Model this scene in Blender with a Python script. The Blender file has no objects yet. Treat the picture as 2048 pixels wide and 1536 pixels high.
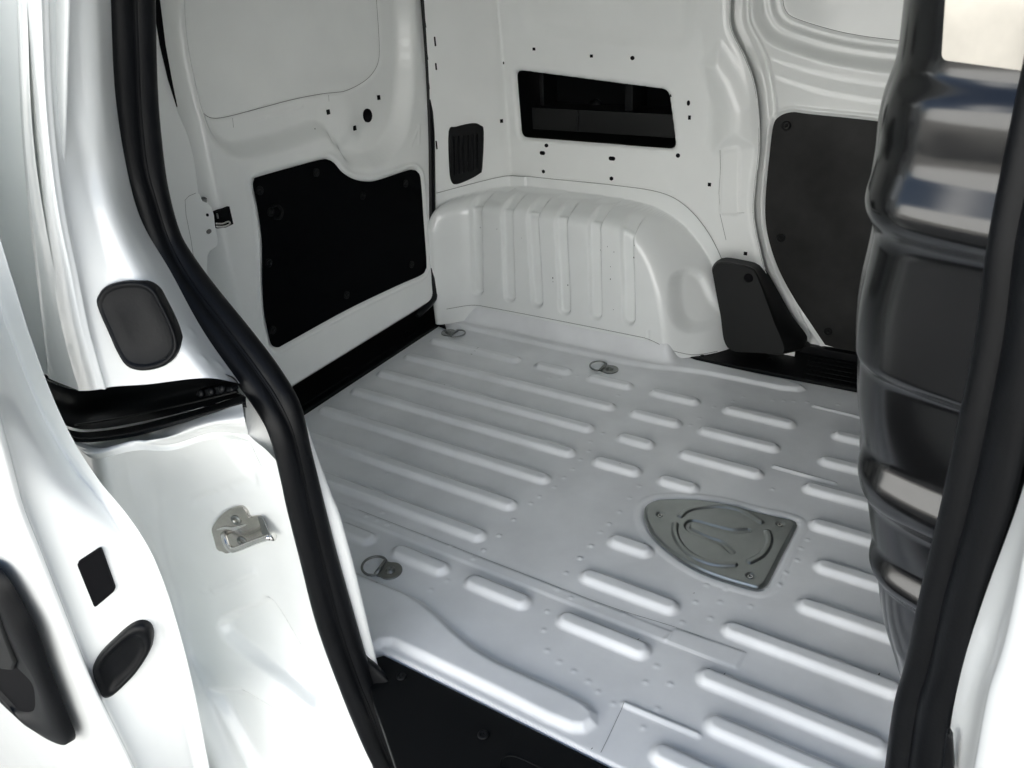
import bpy, math, random
import numpy as np
from mathutils import Vector, Matrix
random.seed(4); rng = np.random.default_rng(7)
S = bpy.context.scene
COL = S.collection

# ------------------------------------------------------------------ camera, sky, sun, exposure
# world: x along the van (towards its nose), y across it (0 = where one stands), z up, cargo floor at z=0
_f = 1557.0
_vx = np.array([-2744., -693, _f]); _vy = np.array([1126., -958, _f])
_X = -_vx/np.linalg.norm(_vx); _Y = _vy/np.linalg.norm(_vy)
_Y = _Y-_X*(_X@_Y); _Y /= np.linalg.norm(_Y); _Z = np.cross(_X, _Y)
ROT = np.stack([_X, _Y, _Z]); EYE = np.array([0, 0, 1.11])
cam = bpy.data.cameras.new('camera'); camo = bpy.data.objects.new('camera', cam); COL.objects.link(camo)
M = Matrix(((ROT[0,0], -ROT[0,1], -ROT[0,2], EYE[0]), (ROT[1,0], -ROT[1,1], -ROT[1,2], EYE[1]),
            (ROT[2,0], -ROT[2,1], -ROT[2,2], EYE[2]), (0, 0, 0, 1)))
camo.matrix_world = M
cam.sensor_width = 36; cam.lens = _f/2048*36; cam.clip_start = .02; cam.clip_end = 500
cam.dof.use_dof = True; cam.dof.focus_distance = 1.75; cam.dof.aperture_fstop = 14
S.camera = camo

SUN_EL, SUN_AZ = math.radians(43), math.radians(-15)    # azimuth from +y towards +x
w = bpy.data.worlds.new("World"); S.world = w; w.use_nodes = True
nt = w.node_tree; bg = nt.nodes['Background']
sky = nt.nodes.new('ShaderNodeTexSky'); sky.sky_type = 'NISHITA'; sky.sun_disc = False
sky.sun_elevation = SUN_EL; sky.sun_rotation = SUN_AZ; sky.air_density = 1.0; sky.dust_density = 1.5
# scattered bright cloud over the blue
tc = nt.nodes.new('ShaderNodeTexCoord'); nz = nt.nodes.new('ShaderNodeTexNoise'); nz.inputs['Scale'].default_value = 2.6
nz.inputs['Detail'].default_value = 7; nz.inputs['Roughness'].default_value = .55
cr = nt.nodes.new('ShaderNodeValToRGB'); cr.color_ramp.elements[0].position = .66; cr.color_ramp.elements[1].position = .82
mx = nt.nodes.new('ShaderNodeMix'); mx.data_type = 'RGBA'; mx.inputs['B'].default_value = (27, 26.6, 25.6, 1)
nt.links.new(tc.outputs['Generated'], nz.inputs['Vector']); 
sx = nt.nodes.new('ShaderNodeSeparateXYZ'); hz = nt.nodes.new('ShaderNodeMapRange'); ad = nt.nodes.new('ShaderNodeMath')   # more cloud towards the horizon
nt.links.new(tc.outputs['Generated'], sx.inputs[0]); nt.links.new(sx.outputs['Z'], hz.inputs['Value'])
hz.inputs['From Min'].default_value = 0; hz.inputs['From Max'].default_value = .95; hz.inputs['To Min'].default_value = .16; hz.inputs['To Max'].default_value = -.06
nt.links.new(nz.outputs['Fac'], ad.inputs[0]); nt.links.new(hz.outputs[0], ad.inputs[1]); nt.links.new(ad.outputs[0], cr.inputs[0])
nt.links.new(cr.outputs[0], mx.inputs['Factor']); nt.links.new(sky.outputs[0], mx.inputs['A'])
nt.links.new(mx.outputs['Result'], bg.inputs[0]); bg.inputs[1].default_value = .064
sl = bpy.data.lights.new('sun', 'SUN'); sl.energy = 5; sl.angle = math.radians(.5); sl.color = (1, .985, .955)
so = bpy.data.objects.new('sun', sl); COL.objects.link(so)
sd_ = Vector((math.sin(SUN_AZ)*math.cos(SUN_EL), math.cos(SUN_AZ)*math.cos(SUN_EL), math.sin(SUN_EL)))
so.rotation_euler = sd_.to_track_quat('Z', 'Y').to_euler(); so.location = sd_*20
S.view_settings.view_transform = 'Standard'; S.view_settings.look = 'None'; S.view_settings.gamma = 1
S.view_settings.exposure = 1.87
S.render.engine = 'CYCLES'
S.cycles.max_bounces = 12; S.cycles.diffuse_bounces = 12; S.cycles.glossy_bounces = 5

# ------------------------------------------------------------------ surveying: photo pixel -> point on a real plane
def ray(px, py): return ROT @ np.array([px-1024., py-768., _f])
def hit(px, py, p0, n):
    d = ray(px, py); n = np.array(n, float); return EYE+d*(np.dot(np.array(p0)-EYE, n)/np.dot(d, n))
def onx(px, py, x): return hit(px, py, (x, 0, 0), (1, 0, 0))
def ony(px, py, y): return hit(px, py, (0, y, 0), (0, 1, 0))
def onz(px, py, z=0.): return hit(px, py, (0, 0, z), (0, 0, 1))

# ------------------------------------------------------------------ materials
def mat(name, col, rough=.5, metal=0, coat=0, coat_rough=.06, spec=.5, bump=0, bscale=60, var=0, vscale=8, rvar=0, chips=0):
    m = bpy.data.materials.new(name); m.use_nodes = True; t = m.node_tree; b = t.nodes['Principled BSDF']
    b.inputs['Base Color'].default_value = (*col, 1); b.inputs['Roughness'].default_value = rough
    b.inputs['Metallic'].default_value = metal; b.inputs['Coat Weight'].default_value = coat
    b.inputs['Coat Roughness'].default_value = coat_rough; b.inputs['Specular IOR Level'].default_value = spec
    tc = t.nodes.new('ShaderNodeTexCoord')
    def noise(sc, det=4):
        n = t.nodes.new('ShaderNodeTexNoise'); n.inputs['Scale'].default_value = sc; n.inputs['Detail'].default_value = det
        t.links.new(tc.outputs['Object'], n.inputs['Vector']); return n
    src = None
    if var:
        n = noise(vscale, 6); r = t.nodes.new('ShaderNodeMapRange')
        r.inputs['From Min'].default_value = .3; r.inputs['From Max'].default_value = .7
        r.inputs['To Min'].default_value = 1-var; r.inputs['To Max'].default_value = 1+var*.4
        t.links.new(n.outputs['Fac'], r.inputs['Value'])
        v = t.nodes.new('ShaderNodeVectorMath'); v.operation = 'SCALE'; v.inputs[0].default_value = col
        t.links.new(r.outputs[0], v.inputs['Scale']); t.links.new(v.outputs[0], b.inputs['Base Color']); src = v.outputs[0]
    if chips:
        n = noise(chips, 2); r = t.nodes.new('ShaderNodeValToRGB'); r.color_ramp.elements[0].position = .755; r.color_ramp.elements[1].position = .775
        n2 = noise(3.1, 1); r2 = t.nodes.new('ShaderNodeValToRGB'); r2.color_ramp.elements[0].position = .5; r2.color_ramp.elements[1].position = .6
        mu = t.nodes.new('ShaderNodeMath'); mu.operation = 'MULTIPLY'
        t.links.new(n.outputs['Fac'], r.inputs[0]); t.links.new(n2.outputs['Fac'], r2.inputs[0])
        t.links.new(r.outputs[0], mu.inputs[0]); t.links.new(r2.outputs[0], mu.inputs[1])
        k = t.nodes.new('ShaderNodeMix'); k.data_type = 'RGBA'; k.inputs['A'].default_value = (*col, 1); k.inputs['B'].default_value = (.03, .03, .03, 1)
        if src: t.links.new(src, k.inputs['A'])
        t.links.new(mu.outputs[0], k.inputs['Factor']); t.links.new(k.outputs['Result'], b.inputs['Base Color'])
    if rvar:
        n = noise(5, 7); r = t.nodes.new('ShaderNodeMapRange'); r.inputs['From Min'].default_value = .3; r.inputs['From Max'].default_value = .7
        r.inputs['To Min'].default_value = max(0, rough-rvar); r.inputs['To Max'].default_value = rough+rvar
        t.links.new(n.outputs['Fac'], r.inputs['Value']); t.links.new(r.outputs[0], b.inputs['Roughness'])
    if bump:
        n = noise(bscale, 3); bp = t.nodes.new('ShaderNodeBump'); bp.inputs['Strength'].default_value = 1
        bp.inputs['Distance'].default_value = bump; t.links.new(n.outputs['Fac'], bp.inputs['Height'])
        t.links.new(bp.outputs[0], b.inputs['Normal']); t.links.new(bp.outputs[0], b.inputs['Coat Normal'])
    return m
PAINT = mat('white_paint', (.87, .885, .87), .45, coat=.8, coat_rough=.09, bump=.00005, bscale=45, var=.03)
PFLOOR = mat('floor_paint', (.87, .885, .90), .42, coat=.6, coat_rough=.14, bump=.00015, bscale=35, var=.09, rvar=.1)
PARCH = mat('arch_paint', (.86, .88, .87), .40, coat=1, coat_rough=.05, bump=.00012, bscale=35, var=.03)
PGREY = mat('sealer_line', (.16, .16, .15), .6)
RUBBER = mat('black_rubber', (.004, .0045, .0055), .42, spec=.2, bump=.0002, bscale=300, var=.25, vscale=20)
PLASTIC = mat('black_plastic', (.0035, .004, .0045), .5, spec=.18, bump=.0002, bscale=900)
TRIM = mat('dark_fibre_panel', (.0018, .0022, .0028), .8, spec=.06, bump=.0003, bscale=700, var=.3, vscale=60)
PLASTIC2 = mat('grey_black_plastic', (.008, .0085, .0085), .5, spec=.3, bump=.0002, bscale=900)
TRIM2 = mat('worn_fibre_panel', (.011, .011, .0105), .6, spec=.3, bump=.0003, bscale=700, var=.3, vscale=30, rvar=.15)
GLOSSBLK = mat('black_gloss_paint', (.004, .004, .0042), .19, spec=.5, rvar=.03)
GLOSSBLK.node_tree.nodes['Principled BSDF'].inputs['IOR'].default_value = 1.7
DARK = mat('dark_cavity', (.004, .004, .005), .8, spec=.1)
ZINC = mat('zinc_plated_steel', (.27, .28, .27), .33, metal=1, var=.15, vscale=40, bump=.0001, bscale=400, rvar=.08)
GALV = mat('galvanised_cover', (.40, .425, .42), .30, metal=.95, var=.06, vscale=40, bump=.00005, bscale=500, rvar=.04)
BRIGHT = mat('polished_steel', (.75, .74, .72), .15, metal=1, bump=.0002, bscale=120, var=.1, vscale=60)
STEEL = mat('striker_steel', (.52, .50, .46), .27, metal=1, var=.12, vscale=60, bump=.0001, bscale=300)
PANE = mat('pane_painted_reflection', (.62, .58, .51), .5, coat=.3, var=.18, vscale=22)  # cream speckle paints in what the pane reflects
STUCCO = mat('cream_render', (.82, .82, .80), .9, var=.15, vscale=3, bump=.004, bscale=40)
GROUND = mat('pavement', (.22, .215, .20), .9, var=.2, vscale=1.5, bump=.003, bscale=60)

# ------------------------------------------------------------------ helpers
def link(o, parent=None, label=None):
    COL.objects.link(o)
    if parent is not None: o.parent = parent
    if label: o['label'] = label
    return o
def mesh_obj(name, V, F, m, parent=None, smooth=True, label=None):
    me = bpy.data.meshes.new(name); me.from_pydata([tuple(map(float, v)) for v in V], [], [tuple(int(i) for i in f) for f in F])
    me.update()
    if smooth: me.polygons.foreach_set('use_smooth', [True]*len(me.polygons))
    me.materials.append(m); return link(bpy.data.objects.new(name, me), parent, label)
def np_mesh(name, V, F, m, parent=None, label=None):
    me = bpy.data.meshes.new(name); V = np.asarray(V, np.float32); F = np.asarray(F, np.int32)
    me.vertices.add(len(V)); me.vertices.foreach_set('co', V.ravel())
    me.loops.add(F.size); me.loops.foreach_set('vertex_index', F.ravel())
    me.polygons.add(len(F)); me.polygons.foreach_set('loop_start', np.arange(0, F.size, 4, dtype=np.int32))
    me.polygons.foreach_set('loop_total', np.full(len(F), 4, np.int32)); me.polygons.foreach_set('use_smooth', np.ones(len(F), bool))
    me.update(calc_edges=True); me.validate(); me.materials.append(m)
    return link(bpy.data.objects.new(name, me), parent, label)
def grid_faces(nv, nu):
    i = np.arange(nv*nu).reshape(nv, nu)
    return np.stack([i[:-1, :-1], i[:-1, 1:], i[1:, 1:], i[1:, :-1]], -1).reshape(-1, 4)
def relief(name, ar, br, h, pos, m, parent, keep=None, label=None):
    """sheet over the rectangle ar x br; pos(A,B)->xyz; keep(A,B)<0 is the part of it that exists"""
    a = np.arange(ar[0], ar[1]+h*.5, h); b = np.arange(br[0], br[1]+h*.5, h)
    A, B = np.meshgrid(a, b); F = grid_faces(len(b), len(a))
    if keep is not None:
        k = keep(A, B); gy, gx = np.gradient(k, h); g = np.sqrt(gx*gx+gy*gy)+1e-9
        out = (k > 0) & (k < h*1.5)
        kk = k.ravel(); F = F[(kk[F] < h*.8).all(1)]
        A = np.where(out, A-gx/g*k, A); B = np.where(out, B-gy/g*k, B)
    P = pos(A, B).reshape(-1, 3)
    used = np.unique(F); re = np.full(len(P), -1); re[used] = np.arange(len(used))
    return np_mesh(name, P[used], re[F], m, parent, label)
def spline(P, n=60, closed=False):
    P = np.asarray(P, float)
    if closed: Q = np.vstack([P[-1], P, P[0], P[1]])
    else: Q = np.vstack([2*P[0]-P[1], P, 2*P[-1]-P[-2]])
    k = len(Q)-3; out = []
    T = np.linspace(0, k, n, endpoint=not closed)
    for t in T:
        i = min(int(t), k-1); u = t-i; p0, p1, p2, p3 = Q[i:i+4]
        out.append(.5*((2*p1)+(-p0+p2)*u+(2*p0-5*p1+4*p2-p3)*u*u+(-p0+3*p1-3*p2+p3)*u**3))
    return np.array(out)
def rounded(P, r, n=6):
    """polygon with circular-ish corners of radius r"""
    P = [np.asarray(p, float) for p in P]; out = []
    for i, p in enumerate(P):
        a = P[i-1]-p; b = P[(i+1) % len(P)]-p; rr = r[i] if isinstance(r, (list, tuple)) else r
        la, lb = np.linalg.norm(a), np.linalg.norm(b); q = min(rr, la*.49, lb*.49)
        A = p+a/la*q; B = p+b/lb*q
        for t in np.linspace(0, 1, n): out.append((1-t)**2*A+2*t*(1-t)*p+t*t*B)
    return np.array(out)
def sd_poly(A, B, P):
    P = np.asarray(P, float); d = np.full(A.shape, 1e9); ins = np.zeros(A.shape, bool)
    for i in range(len(P)):
        x0, y0 = P[i-1][:2]; x1, y1 = P[i][:2]; ex, ey = x1-x0, y1-y0; wx, wy = A-x0, B-y0
        t = np.clip((wx*ex+wy*ey)/(ex*ex+ey*ey+1e-12), 0, 1); d = np.minimum(d, (wx-ex*t)**2+(wy-ey*t)**2)
        if y0 != y1:
            c = ((y0 > B) != (y1 > B)) & (A < (x1-x0)*(B-y0)/(y1-y0)+x0); ins ^= c
    d = np.sqrt(d); return np.where(ins, -d, d)
def sd_line(A, B, P):
    d = np.full(A.shape, 1e9)
    for (x0, y0), (x1, y1) in zip([p[:2] for p in P][:-1], [p[:2] for p in P][1:]):
        ex, ey = x1-x0, y1-y0; wx, wy = A-x0, B-y0
        t = np.clip((wx*ex+wy*ey)/(ex*ex+ey*ey+1e-12), 0, 1); d = np.minimum(d, np.hypot(wx-ex*t, wy-ey*t))
    return d
def sm(t): t = np.clip(t, 0, 1); return t*t*(3-2*t)
def bump(sd, wd): return sm(.5-sd/wd)
def interp(z, T): T = sorted(T); return np.interp(z, [t[0] for t in T], [t[1] for t in T])

def prism(name, P, off, m, parent, bevel=0, label=None, smooth=False, seg=2):
    """closed outline P (3d points) thickened by the vector off"""
    P = [np.asarray(p, float) for p in P]; n = len(P); off = np.asarray(off, float)
    V = P+[p+off for p in P]; F = [tuple(range(n)), tuple(range(2*n-1, n-1, -1))]+[(i, i+n, (i+1) % n+n, (i+1) % n) for i in range(n)]
    o = mesh_obj(name, V, F, m, parent, smooth, label)
    if bevel:
        b = o.modifiers.new('bevel', 'BEVEL'); b.width = bevel; b.segments = seg; b.limit_method = 'ANGLE'; b.angle_limit = math.radians(50)
        o.data.polygons.foreach_set('use_smooth', [True]*len(o.data.polygons))
        o.modifiers.new('wn', 'WEIGHTED_NORMAL')
    return o
def frame_of(n, up=(0, 0, 1)):
    n = np.asarray(n, float); n = n/np.linalg.norm(n); u = np.cross(up, n)
    if np.linalg.norm(u) < 1e-3: u = np.cross((0, 1, 0), n)
    u /= np.linalg.norm(u); return u, np.cross(n, u), n
def lathe_geo(c, n, prof, seg=20, V=None, F=None):
    """prof: (radius, height along n)"""
    u, v, n = frame_of(n); c = np.asarray(c, float); V = [] if V is None else V; F = [] if F is None else F
    b = len(V); k = len(prof)
    for r, h in prof:
        for j in range(seg):
            a = 2*math.pi*j/seg; V.append(c+n*h+(u*math.cos(a)+v*math.sin(a))*r)
    for i in range(k-1):
        for j in range(seg): F.append((b+i*seg+j, b+i*seg+(j+1) % seg, b+(i+1)*seg+(j+1) % seg, b+(i+1)*seg+j))
    F.append(tuple(b+j for j in range(seg))[::-1]); F.append(tuple(b+(k-1)*seg+j for j in range(seg)))
    return V, F
def lathe(name, c, n, prof, m, parent, seg=20, label=None):
    V, F = lathe_geo(c, n, prof, seg); return mesh_obj(name, V, F, m, parent, True, label)
def tube_geo(P, r, seg=8, V=None, F=None, closed=False):
    V = [] if V is None else V; F = [] if F is None else F; P = np.asarray(P, float); n = len(P); b = len(V)
    T = np.gradient(P, axis=0)
    if closed: T[0] = P[1]-P[-1]; T[-1] = P[0]-P[-2]
    T /= np.linalg.norm(T, axis=1)[:, None]+1e-12; u = np.cross(T[0], (0.31, .2, .93)); u /= np.linalg.norm(u)
    R = r if hasattr(r, '__len__') else [r]*n
    for i in range(n):
        u = u-T[i]*(u@T[i]); u /= np.linalg.norm(u); v = np.cross(T[i], u)
        for j in range(seg):
            a = 2*math.pi*j/seg; V.append(P[i]+(u*math.cos(a)+v*math.sin(a))*R[i])
    for i in range(n if closed else n-1):
        i2 = (i+1) % n
        for j in range(seg): F.append((b+i*seg+j, b+i*seg+(j+1) % seg, b+i2*seg+(j+1) % seg, b+i2*seg+j))
    if not closed: F.append(tuple(b+j for j in range(seg))[::-1]); F.append(tuple(b+(n-1)*seg+j for j in range(seg)))
    return V, F
def tube(name, P, r, m, parent, seg=8, closed=False, label=None):
    V, F = tube_geo(P, r, seg, closed=closed); return mesh_obj(name, V, F, m, parent, True, label)
def resample(C, n):
    C = spline(C, max(n, 40)*2); L = np.r_[0, np.cumsum(np.linalg.norm(np.diff(C, axis=0), axis=1))]
    t = np.linspace(0, L[-1], n); return np.stack([np.interp(t, L, C[:, k]) for k in range(3)], 1)
def loft(name, curves, m, parent, nv=90, nu=8, disp=None, label=None, par='arc'):
    """smooth sheet through a list of 3d curves; disp(U,V)->offset along the normal"""
    C = np.array([resample(c, nv) if par == 'arc' else (c if par == 'raw' else spline(c, nv)) for c in curves])     # k,nv,3
    k = len(C); U = np.linspace(0, k-1, (k-1)*nu+1)
    G = np.zeros((nv, len(U), 3))
    for i in range(nv): G[i] = spline(C[:, i], len(U)) if k > 2 else np.array([C[0, i]*(1-t)+C[1, i]*t for t in U])
    if disp is not None:
        du = np.gradient(G, axis=1); dv = np.gradient(G, axis=0); N = np.cross(du, dv); N /= np.linalg.norm(N, axis=2)[..., None]+1e-12
        mid = G.mean((0, 1)); s = 1 if np.dot(N.mean((0, 1)), EYE-mid) > 0 else -1
        uu, vv = np.meshgrid(U/(k-1), np.linspace(0, 1, nv)); G = G+N*s*disp(uu, vv)[..., None]
    return np_mesh(name, G.reshape(-1, 3), grid_faces(nv, len(U)), m, parent, label), G
def project(P):
    c = (np.asarray(P)-EYE)@ROT; return np.stack([1024+_f*c[..., 0]/c[..., 2], 768+_f*c[..., 1]/c[..., 2]], -1), c[..., 2]
def surf_hit(G, px, py):
    """point and normal of a built sheet G where the sight line through (px, py) meets it"""
    q, dep = project(G); d = np.hypot(q[..., 0]-px, q[..., 1]-py); near = d < d.min()+5
    i, j = np.unravel_index(np.argmin(np.where(near, dep, 1e9)+d*1e-4), d.shape)
    i = min(max(i, 1), G.shape[0]-2); j = min(max(j, 1), G.shape[1]-2)
    n = np.cross(G[i, j+1]-G[i, j-1], G[i+1, j]-G[i-1, j]); n /= np.linalg.norm(n)
    if n@(EYE-G[i, j]) < 0: n = -n
    return hit(px, py, G[i, j], n), n
def pcurve(P, Yv, n=150):
    """photo outline + how far across the van it lies -> evenly spaced 3d curve"""
    P = np.asarray(P, float); Yv = np.interp(np.linspace(0, 1, len(P)), np.linspace(0, 1, len(Yv)), Yv)
    C = spline(np.c_[P, Yv], 400); o = np.argsort(C[:, 1]); C = C[o]
    t = np.linspace(P[0, 1], P[-1, 1], n); X_ = np.interp(t, C[:, 1], C[:, 0]); Y_ = np.interp(t, C[:, 1], C[:, 2])
    return np.array([ony(x, p, y) for x, p, y in zip(X_, t, Y_)])
def part(name, parent, loc=(0, 0, 0), label=None):
    o = bpy.data.objects.new(name, None); o.empty_display_size = .05; return link(o, parent, label)

# ------------------------------------------------------------------ setting
g = mesh_obj('pavement', [(-40, -40, -.62), (40, -40, -.62), (40, 40, -.62), (-40, 40, -.62)], [(0, 1, 2, 3)], GROUND, None, False)
g['kind'] = 'structure'
# unseen wall added opposite the side door, for cream bounce light and reflections
def wall_across():
    V = []; F = []
    for x0, x1, z0, z1, y in ((-9, 9, -.62, 3.2, -4.2),):
        V = [(x0, y, z0), (x1, y, z0), (x1, y, z1), (x0, y, z1), (x0, y-.3, z0), (x1, y-.3, z0), (x1, y-.3, z1), (x0, y-.3, z1)]
        F = [(0, 1, 2, 3), (7, 6, 5, 4), (3, 2, 6, 7), (0, 3, 7, 4), (1, 5, 6, 2)]
    return mesh_obj('bounce_wall', V, F, STUCCO, None, False)
bw = wall_across(); bw['label'] = 'unseen cream wall added opposite the open door for bounce light and reflections'; bw['category'] = 'wall'

VAN = bpy.data.objects.new('panel_van', None); COL.objects.link(VAN)
VAN['label'] = 'white panel van with its side door slid open on an empty ribbed cargo bay'; VAN['category'] = 'van'

# ------------------------------------------------------------------ cargo floor
YR = [1.767, 1.643, 1.522, 1.402, 1.279, 1.158, 1.037, .915]
def z1(x, y): return 600+x*.3418, 600+y*.3418
def z7(x, y): return 1348+x*.3418, 1011+y*.3418
def z8(x, y): return 650+x*.3418, 1011+y*.3418
ribs = []
for row, (a, b) in [(0, (-1.476, -1.143)), (1, (-1.482, -.767)), (2, (-1.49, -.772)), (3, (-1.49, -.763)), (4, (-1.50, -.765)), (5, (-1.46, -.785)), (6, (-1.44, -.789)),
                    (0, (-1.082, -.967)), (0, (-.904, -.77)), (0, (-.711, -.575)), (1, (-.715, -.579)), (2, (-.697, -.603)), (3, (-.705, -.587)), (3, (-.537, -.446)),
                    (0, (-.502, -.322)), (1, (-.527, -.329)), (2, (-.532, -.334)), (0, (-.227, -.02)), (1, (-.231, 0)), (2, (-.237, 0)), (3, (-.194, .05)),
                    (4, (-.156, .1)), (5, (-.159, .1)), (6, (-.261, .037)), (7, (-.264, .033)), (5, (-.547, -.455)), (6, (-.551, -.352)), (7, (-.536, -.358)),
                    (7, (-.748, -.605)), (7, (-.938, -.799)), (7, (-1.104, -.997))]:
    ribs.append((a, b, YR[row]))
ribs += [(-.221, .033, .832), (-.276, .03, .742)]
near_plat = [(-1.2, .815), (-.986, .817), (-.906, .818), (-.841, .82), (-.791, .816), (-.746, .805), (-.692, .787), (-.636, .772), (-.584, .766), (-.514, .766),
             (-.447, .767), (-.405, .765), (-.387, .757), (-.379, .741), (-.387, .723), (-.405, .714), (-.448, .711), (-.554, .713), (-.70, .713), (-.778, .712), (-.795, .70), (-.80, .6), (-1.2, .6)]
far_plat = [(-1.6, 1.888), (-1.2, 1.888), (-.95, 1.886), (-.86, 1.889), (-.76, 1.90), (-.69, 1.918), (-.62, 1.93), (-.5, 1.933), (-.40, 1.934), (-.36, 1.945), (-.345, 1.96), (-.36, 1.977), (-.4, 1.985),
            (-.55, 1.987), (-.66, 1.99), (-.72, 2.005), (-.74, 2.1), (-1.6, 2.1)]
strips = [(onz(1630, 813), onz(1725, 836)), (onz(1550, 934), onz(1668, 967)), (onz(1250, 1409), onz(1395, 1470))]
dots = [z1(*p) for p in [(1770, 780), (1700, 830), (1690, 885), (1640, 935), (1595, 990), (1545, 1040), (1490, 1095), (1400, 1150), (1350, 1190), (1250, 1285), (1165, 1380), (1075, 1465),
                         (1985, 1090), (1930, 1160), (1870, 1240), (1810, 1310), (1760, 1360), (1700, 1440), (1640, 1510), (1460, 455), (1520, 460), (1620, 445), (1860, 560), (1180, 500), (510, 1015), (460, 1055),
                         (300, 1200), (360, 1205), (320, 1245), (480, 1245), (390, 1270), (455, 1290), (515, 1318)]]
dots += [z8(*p) for p in [(1100, 85), (1020, 175), (925, 262), (870, 315), (735, 240), (715, 440), (620, 495), (595, 190), (340, 40), (240, 65), (300, 90), (365, 115), (160, 35), (1660, 110), (1560, 235), (1490, 310), (1410, 395),
                          (1365, 495), (1440, 545), (1595, 585), (1755, 635), (1300, 620), (1280, 730), (1300, 850), (1370, 915), (1455, 970), (1540, 1030), (1595, 1090), (1685, 1160), (1860, 1300), (1940, 940), (1875, 1035), (2020, 1045), (1945, 1190), (238, 355)]]
dots += [z7(*p) for p in [(780, 200), (740, 250), (720, 320), (655, 395), (620, 465), (535, 480), (450, 590), (125, 565), (270, 565), (50, 685), (215, 660), (190, 465), (300, 490)]]
dots += [(1348+x*.3418, 500+y*.3418) for x, y in [(235, 920), (150, 985), (345, 885), (405, 860), (580, 880), (640, 882), (700, 885), (780, 890), (960, 905), (95, 1025), (575, 1400)]]
cover_px = [(1288, 1030), (1292, 1012), (1312, 1001), (1345, 998), (1400, 1000), (1460, 1010), (1520, 1026), (1583, 1040), (1593, 1048), (1592, 1058), (1565, 1110), (1540, 1160), (1530, 1174), (1515, 1179), (1490, 1173), (1440, 1158), (1395, 1140), (1350, 1112), (1310, 1078), (1293, 1050)]
cover = spline([onz(*p)[:2] for p in cover_px], 90, True)
patch = [(-.338, .993), (-.21, .999), (-.213, .958), (-.346, .955)]
def floor_z(A, B):
    d = np.zeros(A.shape)
    for a, b, y in ribs:
        sel = (abs(B-y) < .04) & (A > a-.04) & (A < b+.04)
        sdv = np.hypot(A[sel]-np.clip(A[sel], a+.017, b-.017), B[sel]-y)-.0165
        d[sel] = np.maximum(d[sel], .0115*bump(sdv, .0155))
    d = np.maximum(d, .0115*bump(sd_poly(A, B, near_plat), .017)); d = np.maximum(d, .0095*bump(sd_poly(A, B, far_plat), .016))
    for p, q in strips: d = np.maximum(d, .004*bump(sd_line(A, B, [p, q])-.0045, .006))
    lap = .0022*bump(-(B-.955)-.0, .004)*bump((B-.982), .006)*(A < -.34); d += lap
    d += .0022*bump(sd_poly(A, B, patch), .004)
    for px, py in dots:
        x, y, _ = onz(px, py); sel = (abs(A-x) < .02) & (abs(B-y) < .02)
        rr = np.hypot(A[sel]-x, B[sel]-y); d[sel] += .0016*bump(rr-.0035, .005)
    d -= .0035*bump(sd_poly(A, B, cover)-.002, .005)               # recess under the access cover
    d += .0014*bump(sd_poly(A, B, spline([onz(*p)[:2] for p in cover_px], 60, True))-.02, .006)*(1-bump(sd_poly(A, B, cover)-.006, .006))
    d += .058*sm((B-1.915)/.045)*sm((-.70-A)/.05)                            # turns up to the wheel arch
    d -= .02*sm((.695-B)/.02)*(A > -.8)
    return d
FLOOR = relief('cargo_floor', (-1.522, .34), (.67, 2.06), .0032, lambda A, B: np.stack([A, B, floor_z(A, B)], -1), PFLOOR, VAN,
               keep=lambda A, B: np.where(A > -.66, B-2.03, np.where(A < -.74, B-1.985, -1)))
def ribbon(name, P, wd, m, parent, n, label=None, lift=.0006):
    """thin line of sealer / panel gap lying on a surface with normal n"""
    P = np.asarray(P, float); n = np.asarray(n, float); n /= np.linalg.norm(n); T = np.gradient(P, axis=0); sdv = np.cross(T, n); sdv /= np.linalg.norm(sdv, axis=1)[:, None]
    V = []; F = []
    for i, (p, s_) in enumerate(zip(P, sdv)):
        V += [p-s_*wd/2+n*lift*.2, p+n*lift, p+s_*wd/2+n*lift*.2]
        if i: b = 3*i; F += [(b-3, b-2, b+1, b), (b-2, b-1, b+2, b+1)]
    return mesh_obj(name, V, F, m, parent, True, label)
def fl(P): return [np.array([x, y, floor_z(np.array([[x]]), np.array([[y]]))[0, 0]]) for x, y in P]
ribbon('panel_seam', fl(spline([(-1.1, .9835), (-.8, .9835), (-.5, .984), (-.34, .996)], 30)), .0011, PGREY, FLOOR, (0, 0, 1))
ribbon('panel_seam', fl(spline([(-.338, .9955), (-.28, .9975), (-.209, .9995)], 12)), .0010, PGREY, FLOOR, (0, 0, 1))
ribbon('panel_seam', fl(spline([(-.346, .70), (-.348, .74), (-.352, .80)], 12)), .0007, PGREY, FLOOR, (0, 0, 1))

V = []; F = []
for px, py, a_, l_ in [(943, 709, .1, .006), (950, 707, .3, .005), (955, 704, .9, .004), (957, 702, .7, .004), (890, 777, 0, .003), (1240, 936, .4, .0025), (1289, 1089, .2, .0035), (1276, 1286, 1.2, .004), (1448, 1355, 1.3, .004), (1416, 1346, .4, .004), (1756, 1357, 1.4, .006), (755, 1172, .2, .003), (1388, 1187, .8, .003), (1184, 1498, 1.4, .003)]:
    P = fl([onz(px, py)[:2]])[0]; u = np.array([math.cos(a_), math.sin(a_), 0])*l_; v = np.array([-u[1], u[0], 0])*.22; b = len(V)
    V += [P+u*.9+(0, 0, .0012), P+v+(0, 0, .0012), P-u+(0, 0, .0012), P-v*.7+(0, 0, .0012)]; F.append((b, b+1, b+2, b+3))
o = mesh_obj('scuff_mark', V, F, DARK, FLOOR, False, 'small dark scuffs on the floor paint'); o['kind'] = 'stuff'
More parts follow.
